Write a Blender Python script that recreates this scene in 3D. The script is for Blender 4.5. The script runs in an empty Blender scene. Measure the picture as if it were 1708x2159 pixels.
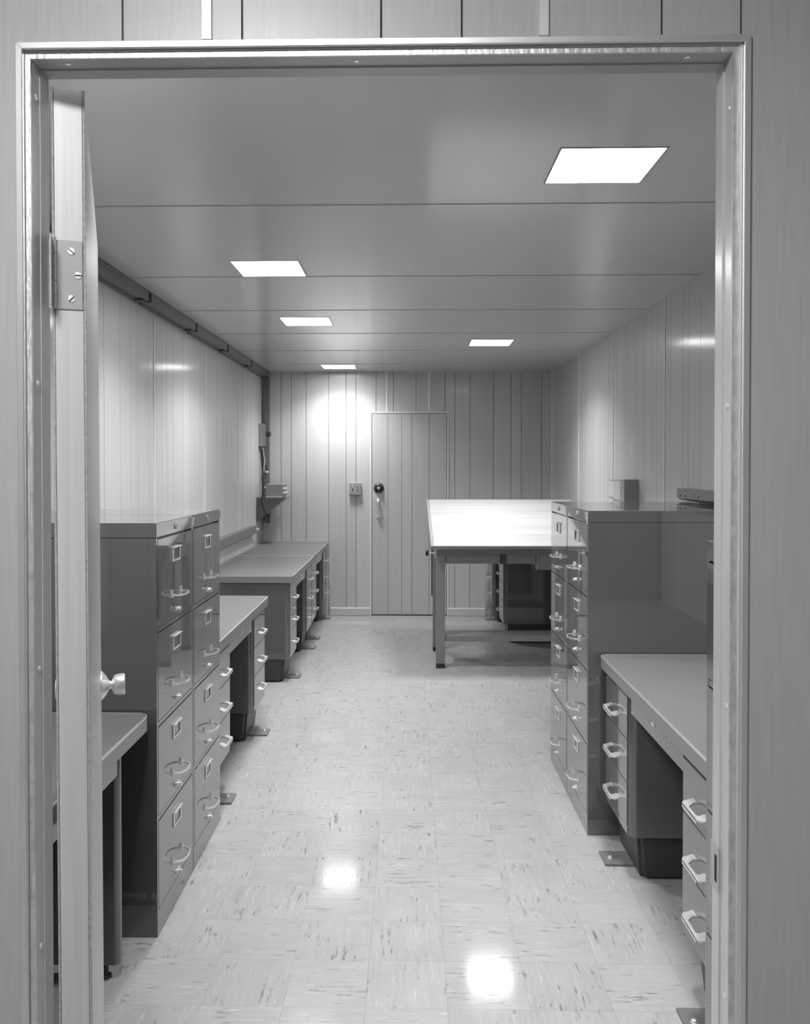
import bpy, bmesh, math, random
from mathutils import Vector, Matrix

random.seed(7)
scene = bpy.context.scene
COL = scene.collection
R = math.radians

# ------------------------------------------------------------------ camera
F_PX = 1815.0                      # focal length in pixels of a 1708 px wide frame
YAW, PITCH = R(1.3), R(0.8)
cam_d = bpy.data.cameras.new('camera')
cam_d.sensor_fit = 'HORIZONTAL'
cam_d.sensor_width = 36.0
cam_d.lens = F_PX * 36.0 / 1708.0
cam_d.shift_x = (854.0 - (863.0 - F_PX * math.tan(YAW))) / 1708.0
cam_d.shift_y = ((983.0 + F_PX * math.tan(PITCH)) - 1079.5) / 1708.0
cam_d.clip_start = 0.02
cam = bpy.data.objects.new('camera', cam_d)
cam.location = (0, 0, 1.5)
cam.rotation_euler = (R(90) - PITCH, 0, YAW)
COL.objects.link(cam)
scene.camera = cam

# ------------------------------------------------------------------ world, exposure
world = bpy.data.worlds.new('world')
world.use_nodes = True
world.node_tree.nodes['Background'].inputs[0].default_value = (0.5, 0.5, 0.5, 1)
world.node_tree.nodes['Background'].inputs[1].default_value = 0.02
scene.world = world
scene.view_settings.view_transform = 'Standard'
scene.view_settings.look = 'None'
scene.view_settings.gamma = 1.0
scene.view_settings.use_curve_mapping = False
scene.view_settings.exposure = 0.7
LAMP = 14.0                        # radiance of the ceiling light diffusers
LAMP_W = 13.0                      # downward beam of each fixture, watts
LAMP_SPREAD = R(128)
LAMP_HALL = 66.0                   # the fixture above the photographer and the added fill light behind

# ------------------------------------------------------------------ dimensions
LW, RW = -1.48, 1.43               # faces of the side walls
BACK = 8.64                        # face of the back wall
CEIL = 2.447
NEAR_F, NEAR_B = 1.126, 1.185      # partition with the open doorway (front and room side)

# ------------------------------------------------------------------ materials
def g3(v):
    return (v, v, v, 1.0)

def base_mat(name, v, rough=0.5, metal=0.0, coat=0.0, coat_rough=0.1, spec=0.5):
    m = bpy.data.materials.new(name)
    m.use_nodes = True
    b = m.node_tree.nodes['Principled BSDF']
    b.inputs['Base Color'].default_value = g3(v)
    b.inputs['Roughness'].default_value = rough
    b.inputs['Metallic'].default_value = metal
    b.inputs['Coat Weight'].default_value = coat
    b.inputs['Coat Roughness'].default_value = coat_rough
    b.inputs['Specular IOR Level'].default_value = spec
    return m, m.node_tree, b

def n_new(nt, t, **kw):
    n = nt.nodes.new(t)
    for k, v in kw.items():
        setattr(n, k, v)
    return n

def vary(nt, b, v, amount, scale, vec='Object', stretch=(1, 1, 1), detail=4.0, rnd=0.0, bump=0.0, bump_dist=0.001):
    """noise mottling (and optional per-object shift) around grey value v"""
    tc = n_new(nt, 'ShaderNodeTexCoord')
    mp = n_new(nt, 'ShaderNodeMapping')
    mp.inputs['Scale'].default_value = stretch
    nt.links.new(tc.outputs[vec], mp.inputs['Vector'])
    oi = n_new(nt, 'ShaderNodeObjectInfo')
    ml = n_new(nt, 'ShaderNodeMath', operation='MULTIPLY')
    ml.inputs[1].default_value = 37.0
    nt.links.new(oi.outputs['Random'], ml.inputs[0])
    no = n_new(nt, 'ShaderNodeTexNoise', noise_dimensions='4D')
    no.inputs['Scale'].default_value = scale
    no.inputs['Detail'].default_value = detail
    nt.links.new(mp.outputs[0], no.inputs['Vector'])
    nt.links.new(ml.outputs[0], no.inputs['W'])
    mr = n_new(nt, 'ShaderNodeMapRange')
    mr.inputs['From Min'].default_value = 0.25
    mr.inputs['From Max'].default_value = 0.75
    mr.inputs['To Min'].default_value = v - amount
    mr.inputs['To Max'].default_value = v + amount
    nt.links.new(no.outputs['Fac'], mr.inputs['Value'])
    out = mr.outputs[0]
    if rnd:
        r2 = n_new(nt, 'ShaderNodeMapRange')
        r2.inputs['To Min'].default_value = 1 - rnd
        r2.inputs['To Max'].default_value = 1 + rnd
        nt.links.new(oi.outputs['Random'], r2.inputs['Value'])
        mm = n_new(nt, 'ShaderNodeMath', operation='MULTIPLY')
        nt.links.new(out, mm.inputs[0]); nt.links.new(r2.outputs[0], mm.inputs[1])
        out = mm.outputs[0]
    nt.links.new(out, b.inputs['Base Color'])
    if bump:
        bp = n_new(nt, 'ShaderNodeBump')
        bp.inputs['Strength'].default_value = bump
        bp.inputs['Distance'].default_value = bump_dist
        nt.links.new(no.outputs['Fac'], bp.inputs['Height'])
        nt.links.new(bp.outputs[0], b.inputs['Normal'])
    return out

M = {}
def simple(key, v, **kw):
    m, nt, b = base_mat(key, v, **kw)
    M[key] = m
    return m, nt, b

# wood-grain wall boards: fine vertical grain under a satin finish
m, nt, b = simple('wall_board', 0.4, rough=0.42, coat=0.35, coat_rough=0.13)
vary(nt, b, 0.49, 0.024, 1.0, stretch=(55, 55, 1.6), detail=5, rnd=0.04, bump=0.04, bump_dist=0.0006)
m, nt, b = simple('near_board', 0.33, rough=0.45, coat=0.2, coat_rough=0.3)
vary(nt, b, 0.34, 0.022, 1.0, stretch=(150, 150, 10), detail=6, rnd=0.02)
m, nt, b = simple('door_board', 0.36, rough=0.42, coat=0.3, coat_rough=0.25)
vary(nt, b, 0.45, 0.024, 1.0, stretch=(55, 55, 1.6), detail=5, rnd=0.03)
simple('groove', 0.11, rough=0.8)
simple('groove_soft', 0.2, rough=0.8)
m, nt, b = simple('batten', 0.68, rough=0.4)
vary(nt, b, 0.68, 0.03, 30)
m, nt, b = simple('ceiling_paint', 0.5, rough=0.38, coat=0.6, coat_rough=0.12)
vary(nt, b, 0.53, 0.014, 2.2, vec='Object', detail=3)
simple('floor_base', 0.28, rough=0.8)

def floor_tile_mat():
    m, nt, b = base_mat('floor_tile', 0.5, rough=0.6, coat=0.5, coat_rough=0.10, spec=0.08)
    tc = n_new(nt, 'ShaderNodeTexCoord')
    oi = n_new(nt, 'ShaderNodeObjectInfo')
    w = n_new(nt, 'ShaderNodeMath', operation='MULTIPLY'); w.inputs[1].default_value = 91.0
    nt.links.new(oi.outputs['Random'], w.inputs[0])
    def noise(stretch, scale, detail, rough=0.55):
        mp = n_new(nt, 'ShaderNodeMapping'); mp.inputs['Scale'].default_value = stretch
        nt.links.new(tc.outputs['Object'], mp.inputs['Vector'])
        no = n_new(nt, 'ShaderNodeTexNoise', noise_dimensions='4D')
        no.inputs['Scale'].default_value = scale; no.inputs['Detail'].default_value = detail
        no.inputs['Roughness'].default_value = rough
        nt.links.new(mp.outputs[0], no.inputs['Vector']); nt.links.new(w.outputs[0], no.inputs['W'])
        return no.outputs['Fac']
    def ramp(sock, a, c, lo, hi):
        mr = n_new(nt, 'ShaderNodeMapRange')
        mr.inputs['From Min'].default_value = a; mr.inputs['From Max'].default_value = c
        mr.inputs['To Min'].default_value = lo; mr.inputs['To Max'].default_value = hi
        nt.links.new(sock, mr.inputs['Value']); return mr.outputs[0]
    def mul(x, y):
        k = n_new(nt, 'ShaderNodeMath', operation='MULTIPLY')
        nt.links.new(x, k.inputs[0]); nt.links.new(y, k.inputs[1]); return k.outputs[0]
    def add(x, y):
        k = n_new(nt, 'ShaderNodeMath', operation='ADD')
        nt.links.new(x, k.inputs[0]); nt.links.new(y, k.inputs[1]); return k.outputs[0]
    fine = ramp(noise((70, 6, 1), 1.0, 5), 0.3, 0.7, 0.310, 0.350)     # soft marbling along the tile
    cloud = ramp(noise((6, 6, 1), 1.0, 3), 0.3, 0.7, 0.95, 1.05)
    def mx(x, y):
        k = n_new(nt, 'ShaderNodeMath', operation='MAXIMUM')
        nt.links.new(x, k.inputs[0]); nt.links.new(y, k.inputs[1]); return k.outputs[0]
    # streaks come in clusters: a soft patch mask opens them up
    patch = ramp(noise((9, 6, 1), 1.31, 2), 0.50, 0.68, 1.0, 0.0)
    dark = mx(ramp(noise((85, 12, 1), 1.0, 5, 0.68), 0.55, 0.66, 1.0, 0.25), patch)
    patch2 = ramp(noise((8, 8, 1), 1.77, 2), 0.45, 0.62, 0.0, 1.0)
    light = mul(ramp(noise((110, 9, 1), 1.37, 5, 0.65), 0.56, 0.66, 0.0, 0.12), patch2)
    tone = ramp(oi.outputs['Random'], 0, 1, 0.975, 1.025)
    c = mul(mul(mul(fine, cloud), dark), tone)
    c = add(c, light)
    nt.links.new(c, b.inputs['Base Color'])
    rr = ramp(noise((9, 9, 1), 1.0, 3), 0.3, 0.7, 0.55, 0.65)
    nt.links.new(rr, b.inputs['Roughness'])
    return m
M['floor_tile'] = floor_tile_mat()

def paint(key, v, rough, coat, coat_rough, wob=0.0):
    m, nt, b = simple(key, v, rough=rough, coat=coat, coat_rough=coat_rough)
    vary(nt, b, v, v * 0.04, 6.0, detail=3)
    if wob:   # slight oil-canning of the sheet steel
        tc = n_new(nt, 'ShaderNodeTexCoord')
        no = n_new(nt, 'ShaderNodeTexNoise'); no.inputs['Scale'].default_value = 5.0
        no.inputs['Detail'].default_value = 1.0
        nt.links.new(tc.outputs['Object'], no.inputs['Vector'])
        bp = n_new(nt, 'ShaderNodeBump'); bp.inputs['Strength'].default_value = wob
        bp.inputs['Distance'].default_value = 0.003
        nt.links.new(no.outputs['Fac'], bp.inputs['Height'])
        nt.links.new(bp.outputs[0], b.inputs['Normal'])
        nt.links.new(bp.outputs[0], b.inputs['Coat Normal'])
paint('cabinet_paint', 0.068, 0.38, 1.0, 0.02, 0.012)
M['cabinet_paint'].node_tree.nodes['Principled BSDF'].inputs['Coat IOR'].default_value = 1.85
paint('desk_paint', 0.092, 0.42, 1.0, 0.05, 0.015)
M['desk_paint'].node_tree.nodes['Principled BSDF'].inputs['Coat IOR'].default_value = 1.6
paint('desk_top_rubber', 0.14, 0.42, 0.0, 0.3)
paint('desk_edge', 0.19, 0.42, 0.3, 0.25)
paint('base_paint', 0.035, 0.5, 0.2, 0.3)
paint('plate_paint', 0.14, 0.5, 0.2, 0.3)
paint('table_paint', 0.17, 0.4, 0.5, 0.15)
paint('raceway_paint', 0.14, 0.5, 0.2, 0.3)
paint('raceway_grey', 0.14, 0.45, 0.3, 0.2)
paint('box_paint', 0.27, 0.45, 0.3, 0.2)
paint('jamb_paint', 0.42, 0.33, 0.5, 0.18)
paint('hinge_steel', 0.30, 0.35, 0.6, 0.2)
paint('plate_light', 0.55, 0.4, 0.3, 0.2)
paint('baseboard_paint', 0.5, 0.4, 0.3, 0.2)
simple('dark_gap', 0.02, rough=0.9)
simple('housing', 0.32, rough=0.6)
simple('black_plastic', 0.018, rough=0.3)
simple('rubber', 0.015, rough=0.7)
simple('cable', 0.03, rough=0.45)
simple('cable_light', 0.45, rough=0.4)
m, nt, b = simple('aluminium', 0.62, rough=0.33, metal=1.0)
m, nt, b = simple('bright_trim', 0.78, rough=0.38, metal=0.88)
vary(nt, b, 0.80, 0.03, 12, detail=5)
m, nt, b = simple('sawn_edge', 0.7, rough=0.42, metal=0.85)
vary(nt, b, 0.72, 0.16, 1.0, stretch=(160, 160, 60), detail=5, bump=0.6, bump_dist=0.002)
simple('chrome', 0.86, rough=0.24, metal=0.7)
simple('satin_metal', 0.78, rough=0.32, metal=0.7)
m, nt, b = simple('brushed_edge', 0.45, rough=0.4, coat=0.2, coat_rough=0.3)
vary(nt, b, 0.44, 0.05, 1.0, stretch=(120, 120, 2.5), detail=5)
m, nt, b = simple('skin_edge', 0.3, rough=0.6)
vary(nt, b, 0.3, 0.10, 1.0, stretch=(300, 300, 160), detail=4, bump=0.4, bump_dist=0.001)
m, nt, b = simple('maple', 0.75, rough=0.5)
vary(nt, b, 0.39, 0.055, 1.0, stretch=(1.1, 26, 26), detail=5, rnd=0.06)

def emission(key, strength):
    m = bpy.data.materials.new(key); m.use_nodes = True
    nt = m.node_tree; nt.nodes.clear()
    o = n_new(nt, 'ShaderNodeOutputMaterial'); e = n_new(nt, 'ShaderNodeEmission')
    e.inputs[0].default_value = (1, 1, 1, 1); e.inputs[1].default_value = strength
    nt.links.new(e.outputs[0], o.inputs[0]); M[key] = m
emission('lamp_glow', LAMP)

emission('hall_lamp_glow', LAMP_HALL)

# ------------------------------------------------------------------ mesh helpers
def bx(bm, x0, x1, y0, y1, z0, z1):
    vs = [bm.verts.new(p) for p in ((x0, y0, z0), (x1, y0, z0), (x1, y1, z0), (x0, y1, z0),
                                    (x0, y0, z1), (x1, y0, z1), (x1, y1, z1), (x0, y1, z1))]
    for f in ((0, 3, 2, 1), (4, 5, 6, 7), (0, 1, 5, 4), (1, 2, 6, 5), (2, 3, 7, 6), (3, 0, 4, 7)):
        bm.faces.new([vs[i] for i in f])
    return bm

def box(x0, x1, y0, y1, z0, z1, bev=0.0, seg=1):
    bm = bmesh.new(); bx(bm, x0, x1, y0, y1, z0, z1)
    if bev:
        bevel(bm, bev, seg)
    return bm

def bevel(bm, w, seg=2, ang=30):
    bm.normal_update()
    es = [e for e in bm.edges if len(e.link_faces) == 2 and e.calc_face_angle(0) > R(ang)]
    bmesh.ops.bevel(bm, geom=es, offset=w, segments=seg, affect='EDGES', profile=0.5, clamp_overlap=True)
    return bm

def prism(bm, pts, a, b, axis='z'):
    """extrude a 2D outline along an axis: z -> (x,y), y -> (x,z), x -> (y,z)"""
    def P(p, t):
        return {'z': (p[0], p[1], t), 'y': (p[0], t, p[1]), 'x': (t, p[0], p[1])}[axis]
    lo = [bm.verts.new(P(p, a)) for p in pts]; hi = [bm.verts.new(P(p, b)) for p in pts]
    n = len(pts)
    f1 = bm.faces.new(lo); f2 = bm.faces.new(hi)
    fs = [f1, f2] + [bm.faces.new((lo[i], lo[(i + 1) % n], hi[(i + 1) % n], hi[i])) for i in range(n)]
    bmesh.ops.recalc_face_normals(bm, faces=fs)
    return bm

def frame_prism(bm, outer, inner, a, b, axis='z'):
    """extruded ring between two outlines of equal length"""
    def P(p, t):
        return {'z': (p[0], p[1], t), 'y': (p[0], t, p[1]), 'x': (t, p[0], p[1])}[axis]
    n = len(outer)
    V = [[bm.verts.new(P(p, t)) for p in o] for o in (outer, inner) for t in (a, b)]
    fs = []
    for i in range(n):
        j = (i + 1) % n
        fs += [bm.faces.new((V[0][i], V[0][j], V[1][j], V[1][i])), bm.faces.new((V[2][j], V[2][i], V[3][i], V[3][j])),
               bm.faces.new((V[0][j], V[0][i], V[2][i], V[2][j])), bm.faces.new((V[1][i], V[1][j], V[3][j], V[3][i]))]
    bmesh.ops.recalc_face_normals(bm, faces=fs)
    return bm

def tube(bm, pts, r, n=8):
    pts = [Vector(p) for p in pts]
    rings = []
    up = Vector((0.13, 0.31, 0.94)).normalized()
    for i, p in enumerate(pts):
        t = (pts[min(i + 1, len(pts) - 1)] - pts[max(i - 1, 0)]).normalized()
        u = t.cross(up)
        if u.length < 1e-3:
            u = t.cross(Vector((1, 0, 0)))
        u.normalize(); v = t.cross(u)
        rr = r[i] if isinstance(r, (list, tuple)) else r
        rings.append([bm.verts.new(p + rr * (math.cos(a) * u + math.sin(a) * v))
                      for a in [2 * math.pi * k / n for k in range(n)]])
    fs = [bm.faces.new(rings[0][::-1]), bm.faces.new(rings[-1])]
    for a, b in zip(rings, rings[1:]):
        for k in range(n):
            fs.append(bm.faces.new((a[k], a[(k + 1) % n], b[(k + 1) % n], b[k])))
    bmesh.ops.recalc_face_normals(bm, faces=fs)
    return bm

def smooth_path(pts, n=5):
    pts = [Vector(p) for p in pts]; out = []
    for i in range(len(pts) - 1):
        p0 = pts[max(i - 1, 0)]; p1 = pts[i]; p2 = pts[i + 1]; p3 = pts[min(i + 2, len(pts) - 1)]
        for k in range(n):
            t = k / n
            out.append(0.5 * ((2 * p1) + (p2 - p0) * t + (2 * p0 - 5 * p1 + 4 * p2 - p3) * t * t
                              + (3 * p1 - p0 - 3 * p2 + p3) * t ** 3))
    out.append(pts[-1]); return out

def lathe(bm, prof, n=24, axis='y', sign=1):
    """prof: (distance along axis, radius)"""
    rings = []
    for d, r in prof:
        ring = []
        for k in range(n):
            a = 2 * math.pi * k / n
            c, s = r * math.cos(a), r * math.sin(a)
            p = {'y': (c, sign * d, s), 'x': (sign * d, c, s), 'z': (c, s, sign * d)}[axis]
            ring.append(bm.verts.new(p))
        rings.append(ring)
    fs = [bm.faces.new(rings[0]), bm.faces.new(rings[-1])]
    for a, b in zip(rings, rings[1:]):
        for k in range(n):
            fs.append(bm.faces.new((a[k], a[(k + 1) % n], b[(k + 1) % n], b[k])))
    bmesh.ops.recalc_face_normals(bm, faces=fs)
    return bm

SMOOTH = set()
def me(bm, name, mat, smooth=False):
    m = bpy.data.meshes.new(name)
    bm.to_mesh(m); bm.free()
    m.materials.append(M[mat])
    if smooth:
        for p in m.polygons:
            p.use_smooth = True
        m.set_sharp_from_angle(angle=R(38))
        SMOOTH.add(m.name)
    return m

def link(name, mesh, parent=None, loc=(0, 0, 0), rot=None):
    o = bpy.data.objects.new(name, mesh)
    o.location = loc
    if rot:
        o.rotation_euler = rot
    o.parent = parent
    COL.objects.link(o)
    if mesh is not None and mesh.name in SMOOTH:
        md = o.modifiers.new('weighted_normal', 'WEIGHTED_NORMAL')
        md.keep_sharp = True; md.weight = 100
    return o

def ob(name, bm, mat, parent=None, loc=(0, 0, 0), rot=None, smooth=False):
    return link(name, me(bm, name, mat, smooth), parent, loc, rot)

def thing(name, label, cat, loc=(0, 0, 0), rotz=0.0, group=None):
    o = bpy.data.objects.new(name, None)
    o.empty_display_size = 0.1
    o.location = loc; o.rotation_euler = (0, 0, rotz)
    o['label'] = label; o['category'] = cat
    if group:
        o['group'] = group
    COL.objects.link(o)
    return o

def struct(o, label, cat):
    o['kind'] = 'structure'; o['label'] = label; o['category'] = cat
    return o

def copy_tree(o, parent=None):
    c = o.copy(); c.parent = parent; COL.objects.link(c)
    for ch in list(o.children):
        copy_tree(ch, c)
    return c

def round_rect(x0, x1, y0, y1, rad, n=5):
    """rad: radii for (x0,y0) (x1,y0) (x1,y1) (x0,y1)"""
    pts = []
    for (cx, cy, sx, sy, r, a0) in ((x0, y0, 1, 1, rad[0], 180), (x1, y0, -1, 1, rad[1], 270),
                                    (x1, y1, -1, -1, rad[2], 0), (x0, y1, 1, -1, rad[3], 90)):
        if r <= 0:
            pts.append((cx, cy)); continue
        for k in range(n + 1):
            a = R(a0 + 90 * k / n)
            pts.append((cx + sx * r + r * math.cos(a), cy + sy * r + r * math.sin(a)))
    return pts

# ================================================================== THE SETTING
# ---- floor: slab with 9-inch tiles laid with alternating grain
floor = struct(ob('floor', box(-2.3, 2.2, -3.0, BACK + 0.06, -0.06, -0.003), 'floor_base'),
               'pale streaked vinyl tile floor of the long office', 'floor')
T = 0.2286
tile_me = me(box(-T / 2 + .00018, T / 2 - .00018, -T / 2 + .00018, T / 2 - .00018, -0.003, 0.0), 'tile', 'floor_tile')
tiles = []
X0, Y0 = -0.122 + T / 2, 2.818 + T / 2
for i in range(-8, 9):
    for j in range(-9, 28):
        x, y = X0 + i * T, Y0 + j * T
        if x - T / 2 < LW - .02 or x + T / 2 > RW + .02 or y + T / 2 > BACK + .02:
            continue
        inside = y - T / 2 > NEAR_B - 0.05
        if not inside:
            continue
        tiles.append((i, j, x, y))
def tile_rank(t):
    i, j, x, y = t
    aisle = max(0.0, abs(x + 0.01) - 0.80)
    return aisle * 6 + (0.0 if y > 2.1 else 3.0) + y * 0.05
tiles.sort(key=tile_rank)
rest = bmesh.new()
for k, (i, j, x, y) in enumerate(tiles):
    if k < 300:
        flip = 90 if (i + j) % 2 else 0
        if random.random() < 0.12:
            flip = 90 - flip
        link('tile', tile_me, floor, (x, y, 0.0),
             (random.uniform(-.0006, .0006), random.uniform(-.0006, .0006), R(flip + random.choice((0, 180)))))
    else:
        h = T / 2 - .0004
        bx(rest, x - h, x + h, y - h, y + h, -0.003, 0.0)
o = ob('tile_field', rest, 'floor_tile', floor); o['kind'] = 'stuff'
ob('hall_floor', box(-2.3, 2.2, -3.0, NEAR_B - .05, -0.003, 0.0), 'floor_tile', floor)

# ---- ceiling of sheet panels with openings for the fixtures
LIGHTS = [(0.61, 2.744), (-0.67, 4.128), (-0.67, 5.632), (0.625, 6.63), (-0.67, 8.2), (-0.67, 1.72)]
HALF = 0.161
ceiling = struct(ob('ceiling', box(LW - .05, RW + .05, NEAR_B, BACK + .05, CEIL + .09, CEIL + .14), 'ceiling_paint'),
                 'grey sheet panel ceiling with cross seams and square lights', 'ceiling')
seams = [NEAR_B - .03, 2.09, 3.125, 4.297, 5.226, 6.139, 7.044, 7.96, BACK + .01]
for k in range(len(seams) - 1):
    y0, y1 = seams[k] + .0015, seams[k + 1] - .0015
    bm = bmesh.new()
    hole = [l for l in LIGHTS if y0 < l[1] < y1]
    za, zb = CEIL, CEIL + .012
    if hole:
        hx, hy = hole[0]
        xs = [LW - .01, hx - HALF, hx + HALF, RW + .01]
        bx(bm, xs[0], xs[3], y0, hy - HALF, za, zb)
        bx(bm, xs[0], xs[3], hy + HALF, y1, za, zb)
        bx(bm, xs[0], xs[1], hy - HALF, hy + HALF, za, zb)
        bx(bm, xs[2], xs[3], hy - HALF, hy + HALF, za, zb)
    else:
        bx(bm, LW - .01, RW + .01, y0, y1, za, zb)
    ob('ceiling_panel', bm, 'ceiling_paint', ceiling)
    if k:
        # lapped lip that closes each seam
        ob('seam_lip', box(LW, RW, seams[k] + .0015, seams[k] + .016, CEIL - .0025, CEIL), 'ceiling_paint', ceiling)

# ---- board walls
PATTERN = [.157, .10, .15, .233, .176, .105, .205, .10]
G = 0.0022   # half groove
def side_wall(name, label, X, inward, first):
    core = (X - .05, X - .008) if inward > 0 else (X + .008, X + .05)
    w = struct(ob(name, box(core[0], core[1], NEAR_B - .05, BACK + .05, 0, CEIL + .1), 'groove_soft'), label, 'wall')
    face = (X - .008, X) if inward > 0 else (X, X + .008)
    y = first
    while y < BACK:
        yy = y
        for p in PATTERN:
            a, b = max(yy + .0016, NEAR_B), min(yy + p - .0016, BACK)
            yy += p
            if b - a > .01:
                ob('plank', box(face[0], face[1], a, b, 0.0, CEIL), 'wall_board', w)
        if NEAR_B < y < BACK - .02:
            bf = (X - .002, X + .004) if inward > 0 else (X - .004, X + .002)
            ob('batten', box(bf[0], bf[1], y - .007, y + .007, 0.0, CEIL), 'batten', w)
        y += sum(PATTERN)
    return w
side_wall('wall_left', 'left wall of vertical wood-grain boards behind desks', LW, 1, 4.965 - 4 * sum(PATTERN))
side_wall('wall_right', 'right wall of vertical wood-grain boards with outlet boxes', RW, -1, 4.855 - 4 * sum(PATTERN))

def xb(px, d=BACK):          # pixel column on the back wall -> X
    x = (px - 863) * d / F_PX
    return (px - 863) * (d - x * math.tan(YAW)) / F_PX
DL, DR, DT = xb(783), xb(943), 2.033       # opening of the far door
wall_back = struct(ob('wall_back', box(LW - .05, RW + .05, BACK + .008, BACK + .05, 0, CEIL + .1), 'groove'),
                   'far wall of vertical boards around a flush door', 'wall')
cuts = [LW] + [xb(p) for p in (593, 614.5, 646, 693, 730, 751, 793, 815.5, 829.5, 877, 904.8, 938, 959, 991, 1040, 1077, 1099, 1142)] + [RW]
for a, b in zip(cuts, cuts[1:]):
    a, b = a + G, b - G
    bm = bmesh.new()
    if b <= DL or a >= DR:
        pts = [(a, 0), (b, 0), (b, CEIL), (a, CEIL)]
    elif a < DL < b:
        pts = [(a, 0), (DL, 0), (DL, DT), (b, DT), (b, CEIL), (a, CEIL)]
    elif a < DR < b:
        pts = [(a, DT), (DR, DT), (DR, 0), (b, 0), (b, CEIL), (a, CEIL)]
    else:
        pts = [(a, DT), (b, DT), (b, CEIL), (a, CEIL)]
    prism(bm, pts, BACK, BACK + .008, 'y')
    ob('plank', bm, 'wall_board', wall_back)
for px in (815.5, 904.8):
    ob('batten', box(xb(px) - .0095, xb(px) + .0095, BACK - .004, BACK, DT + .006, CEIL), 'batten', wall_back)
ob('corner_mould', box(RW - .014, RW, BACK - .014, BACK, 0, CEIL), 'batten', wall_back)
for nm, a, b, lab in (('baseboard_back_left', -.795, DL - .012, 'painted baseboard on the far wall left of the door'),
                      ('baseboard_back_right', DR + .012, .76, 'painted baseboard on the far wall right of the door')):
    bm = bmesh.new()
    prism(bm, [(BACK, 0), (BACK - .018, 0), (BACK - .018, .070), (BACK - .012, .078), (BACK, .078)], a, b, 'x')
    struct(ob(nm, bm, 'baseboard_paint'), lab, 'baseboard')

# ---- far door with combination dial and pull handle
trim = struct(thing('trim_1', 'thin pale metal edging around the far door', 'door trim', (0, BACK, 0)), 'thin pale metal edging around the far door', 'door trim')
ob('edging', box(DL - .012, DL + .002, -.006, .004, 0, DT + .012), 'batten', trim)
ob('edging', box(DR - .002, DR + .012, -.006, .004, 0, DT + .012), 'batten', trim)
ob('edging', box(DL + .002, DR - .002, -.006, .004, DT - .002, DT + .012), 'batten', trim)
door1 = struct(thing('door_1', 'flush board door with black dial lock in far wall', 'door', (0, BACK, 0)), 'flush board door with black dial lock in far wall', 'door')
ob('door_core', box(DL + .005, DR - .005, .0055, .0078, .008, DT - .006), 'groove', door1)
dc = [DL + .006] + [xb(p) for p in (818, 847, 868.5, 905)] + [DR - .006]
for a, b in zip(dc, dc[1:]):
    ob('plank', box(a + G * .8, b - G * .8, -.001, .0055, .010, DT - .007), 'door_board', door1)
bm = bmesh.new()
lathe(bm, [(0, .052), (.006, .052), (.012, .047), (.020, .040), (.024, .026), (.040, .024), (.046, .020), (.047, .0)][:-1], 32, 'y', -1)
dx, dz = xb(798.8), 1.5 - (1029 - 983) * BACK / F_PX
dial = ob('combination_dial', bm, 'black_plastic', door1, (dx, -.001, dz), smooth=True)
bm = bmesh.new(); lathe(bm, [(.0465, .014), (.050, .013), (.052, .009)], 20, 'y', -1)
ob('dial_cap', bm, 'chrome', dial, smooth=True)
bm = bmesh.new()
for k in range(40):
    a = 2 * math.pi * k / 40
    c, s = math.cos(a), math.sin(a)
    w = .0007
    r0, r1 = .0415, .0462
    vs = [bm.verts.new((c * r - s * e, -.0128 - (0.0472 - r) * 1.15, s * r + c * e)) for r, e in ((r0, -w), (r1, -w), (r1, w), (r0, w))]
    bm.faces.new(vs)
ob('dial_marks', bm, 'plate_light', dial)
hz0, hz1 = 1.5 - (1056 - 983) * BACK / F_PX, 1.5 - (1090 - 983) * BACK / F_PX
bm = bmesh.new()
hx = xb(798)
tube(bm, [Vector((hx, -.001 - q[0], q[1])) for q in [(0.0, hz0), (.028, hz0 + .002), (.042, hz0 - .012), (.044, hz0 - .05),
                                             (.040, (hz0 + hz1) / 2 - .01), (.036, hz1 + .03), (.030, hz1 + .008), (.014, hz1), (0, hz1)]],
     [.012, .013, .014, .011, .009, .008, .009, .012, .013], 12)
ph = ob('pull_handle', bm, 'chrome', door1, smooth=True)
for z in (hz0, hz1):
    bm = bmesh.new(); lathe(bm, [(0, .021), (.004, .021), (.008, .016)], 20, 'y', -1)
    ob('rosette', bm, 'chrome', ph, (hx, -.001, z), smooth=True)

# ---- near partition with the doorway (camera side)
JL, JR, JT = -0.4987, 0.4185, 2.036        # clear opening between the jambs
OL, OR_, OT = -0.5058, 0.4298, 2.045       # opening in the wall behind the casing
CL, CR, CT = -0.515, 0.4383, 2.054         # outer edge of the casing
wall_near = thing('wall_front', 'near partition wall framing the open doorway', 'wall')
struct(wall_near, 'near partition wall framing the open doorway', 'wall')
bm = bmesh.new()
yb0, yb1 = NEAR_F + .006, NEAR_B - .006
bx(bm, -2.3, OL, yb0, yb1, 0, CEIL + .1)
bx(bm, OR_, 2.2, yb0, yb1, 0, CEIL + .1)
bx(bm, OL, OR_, yb0, yb1, OT, CEIL + .1)
ob('wall_core', bm, 'groove', wall_near)
for a, b, z in ((LW, OL, 0), (OL, OR_, OT), (OR_, RW, 0)):
    n = max(1, round((b - a) / .2))
    for q in range(n):
        ob('plank', box(a + (b - a) * q / n + .0015, a + (b - a) * (q + 1) / n - .0015, NEAR_B - .006, NEAR_B, z, CEIL), 'wall_board', wall_near)
g = .0014
def near_plank(pts):
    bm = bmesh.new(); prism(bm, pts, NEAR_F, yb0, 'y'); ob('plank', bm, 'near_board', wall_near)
c1, c6 = -0.375, 0.427
near_plank([(-.90, 0), (OL, 0), (OL, OT), (c1 - g, OT), (c1 - g, CEIL), (-.90, CEIL)])
near_plank([(OR_, 0), (.83, 0), (.83, CEIL), (c6 + g, CEIL), (c6 + g, OT), (OR_, OT)])
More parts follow.
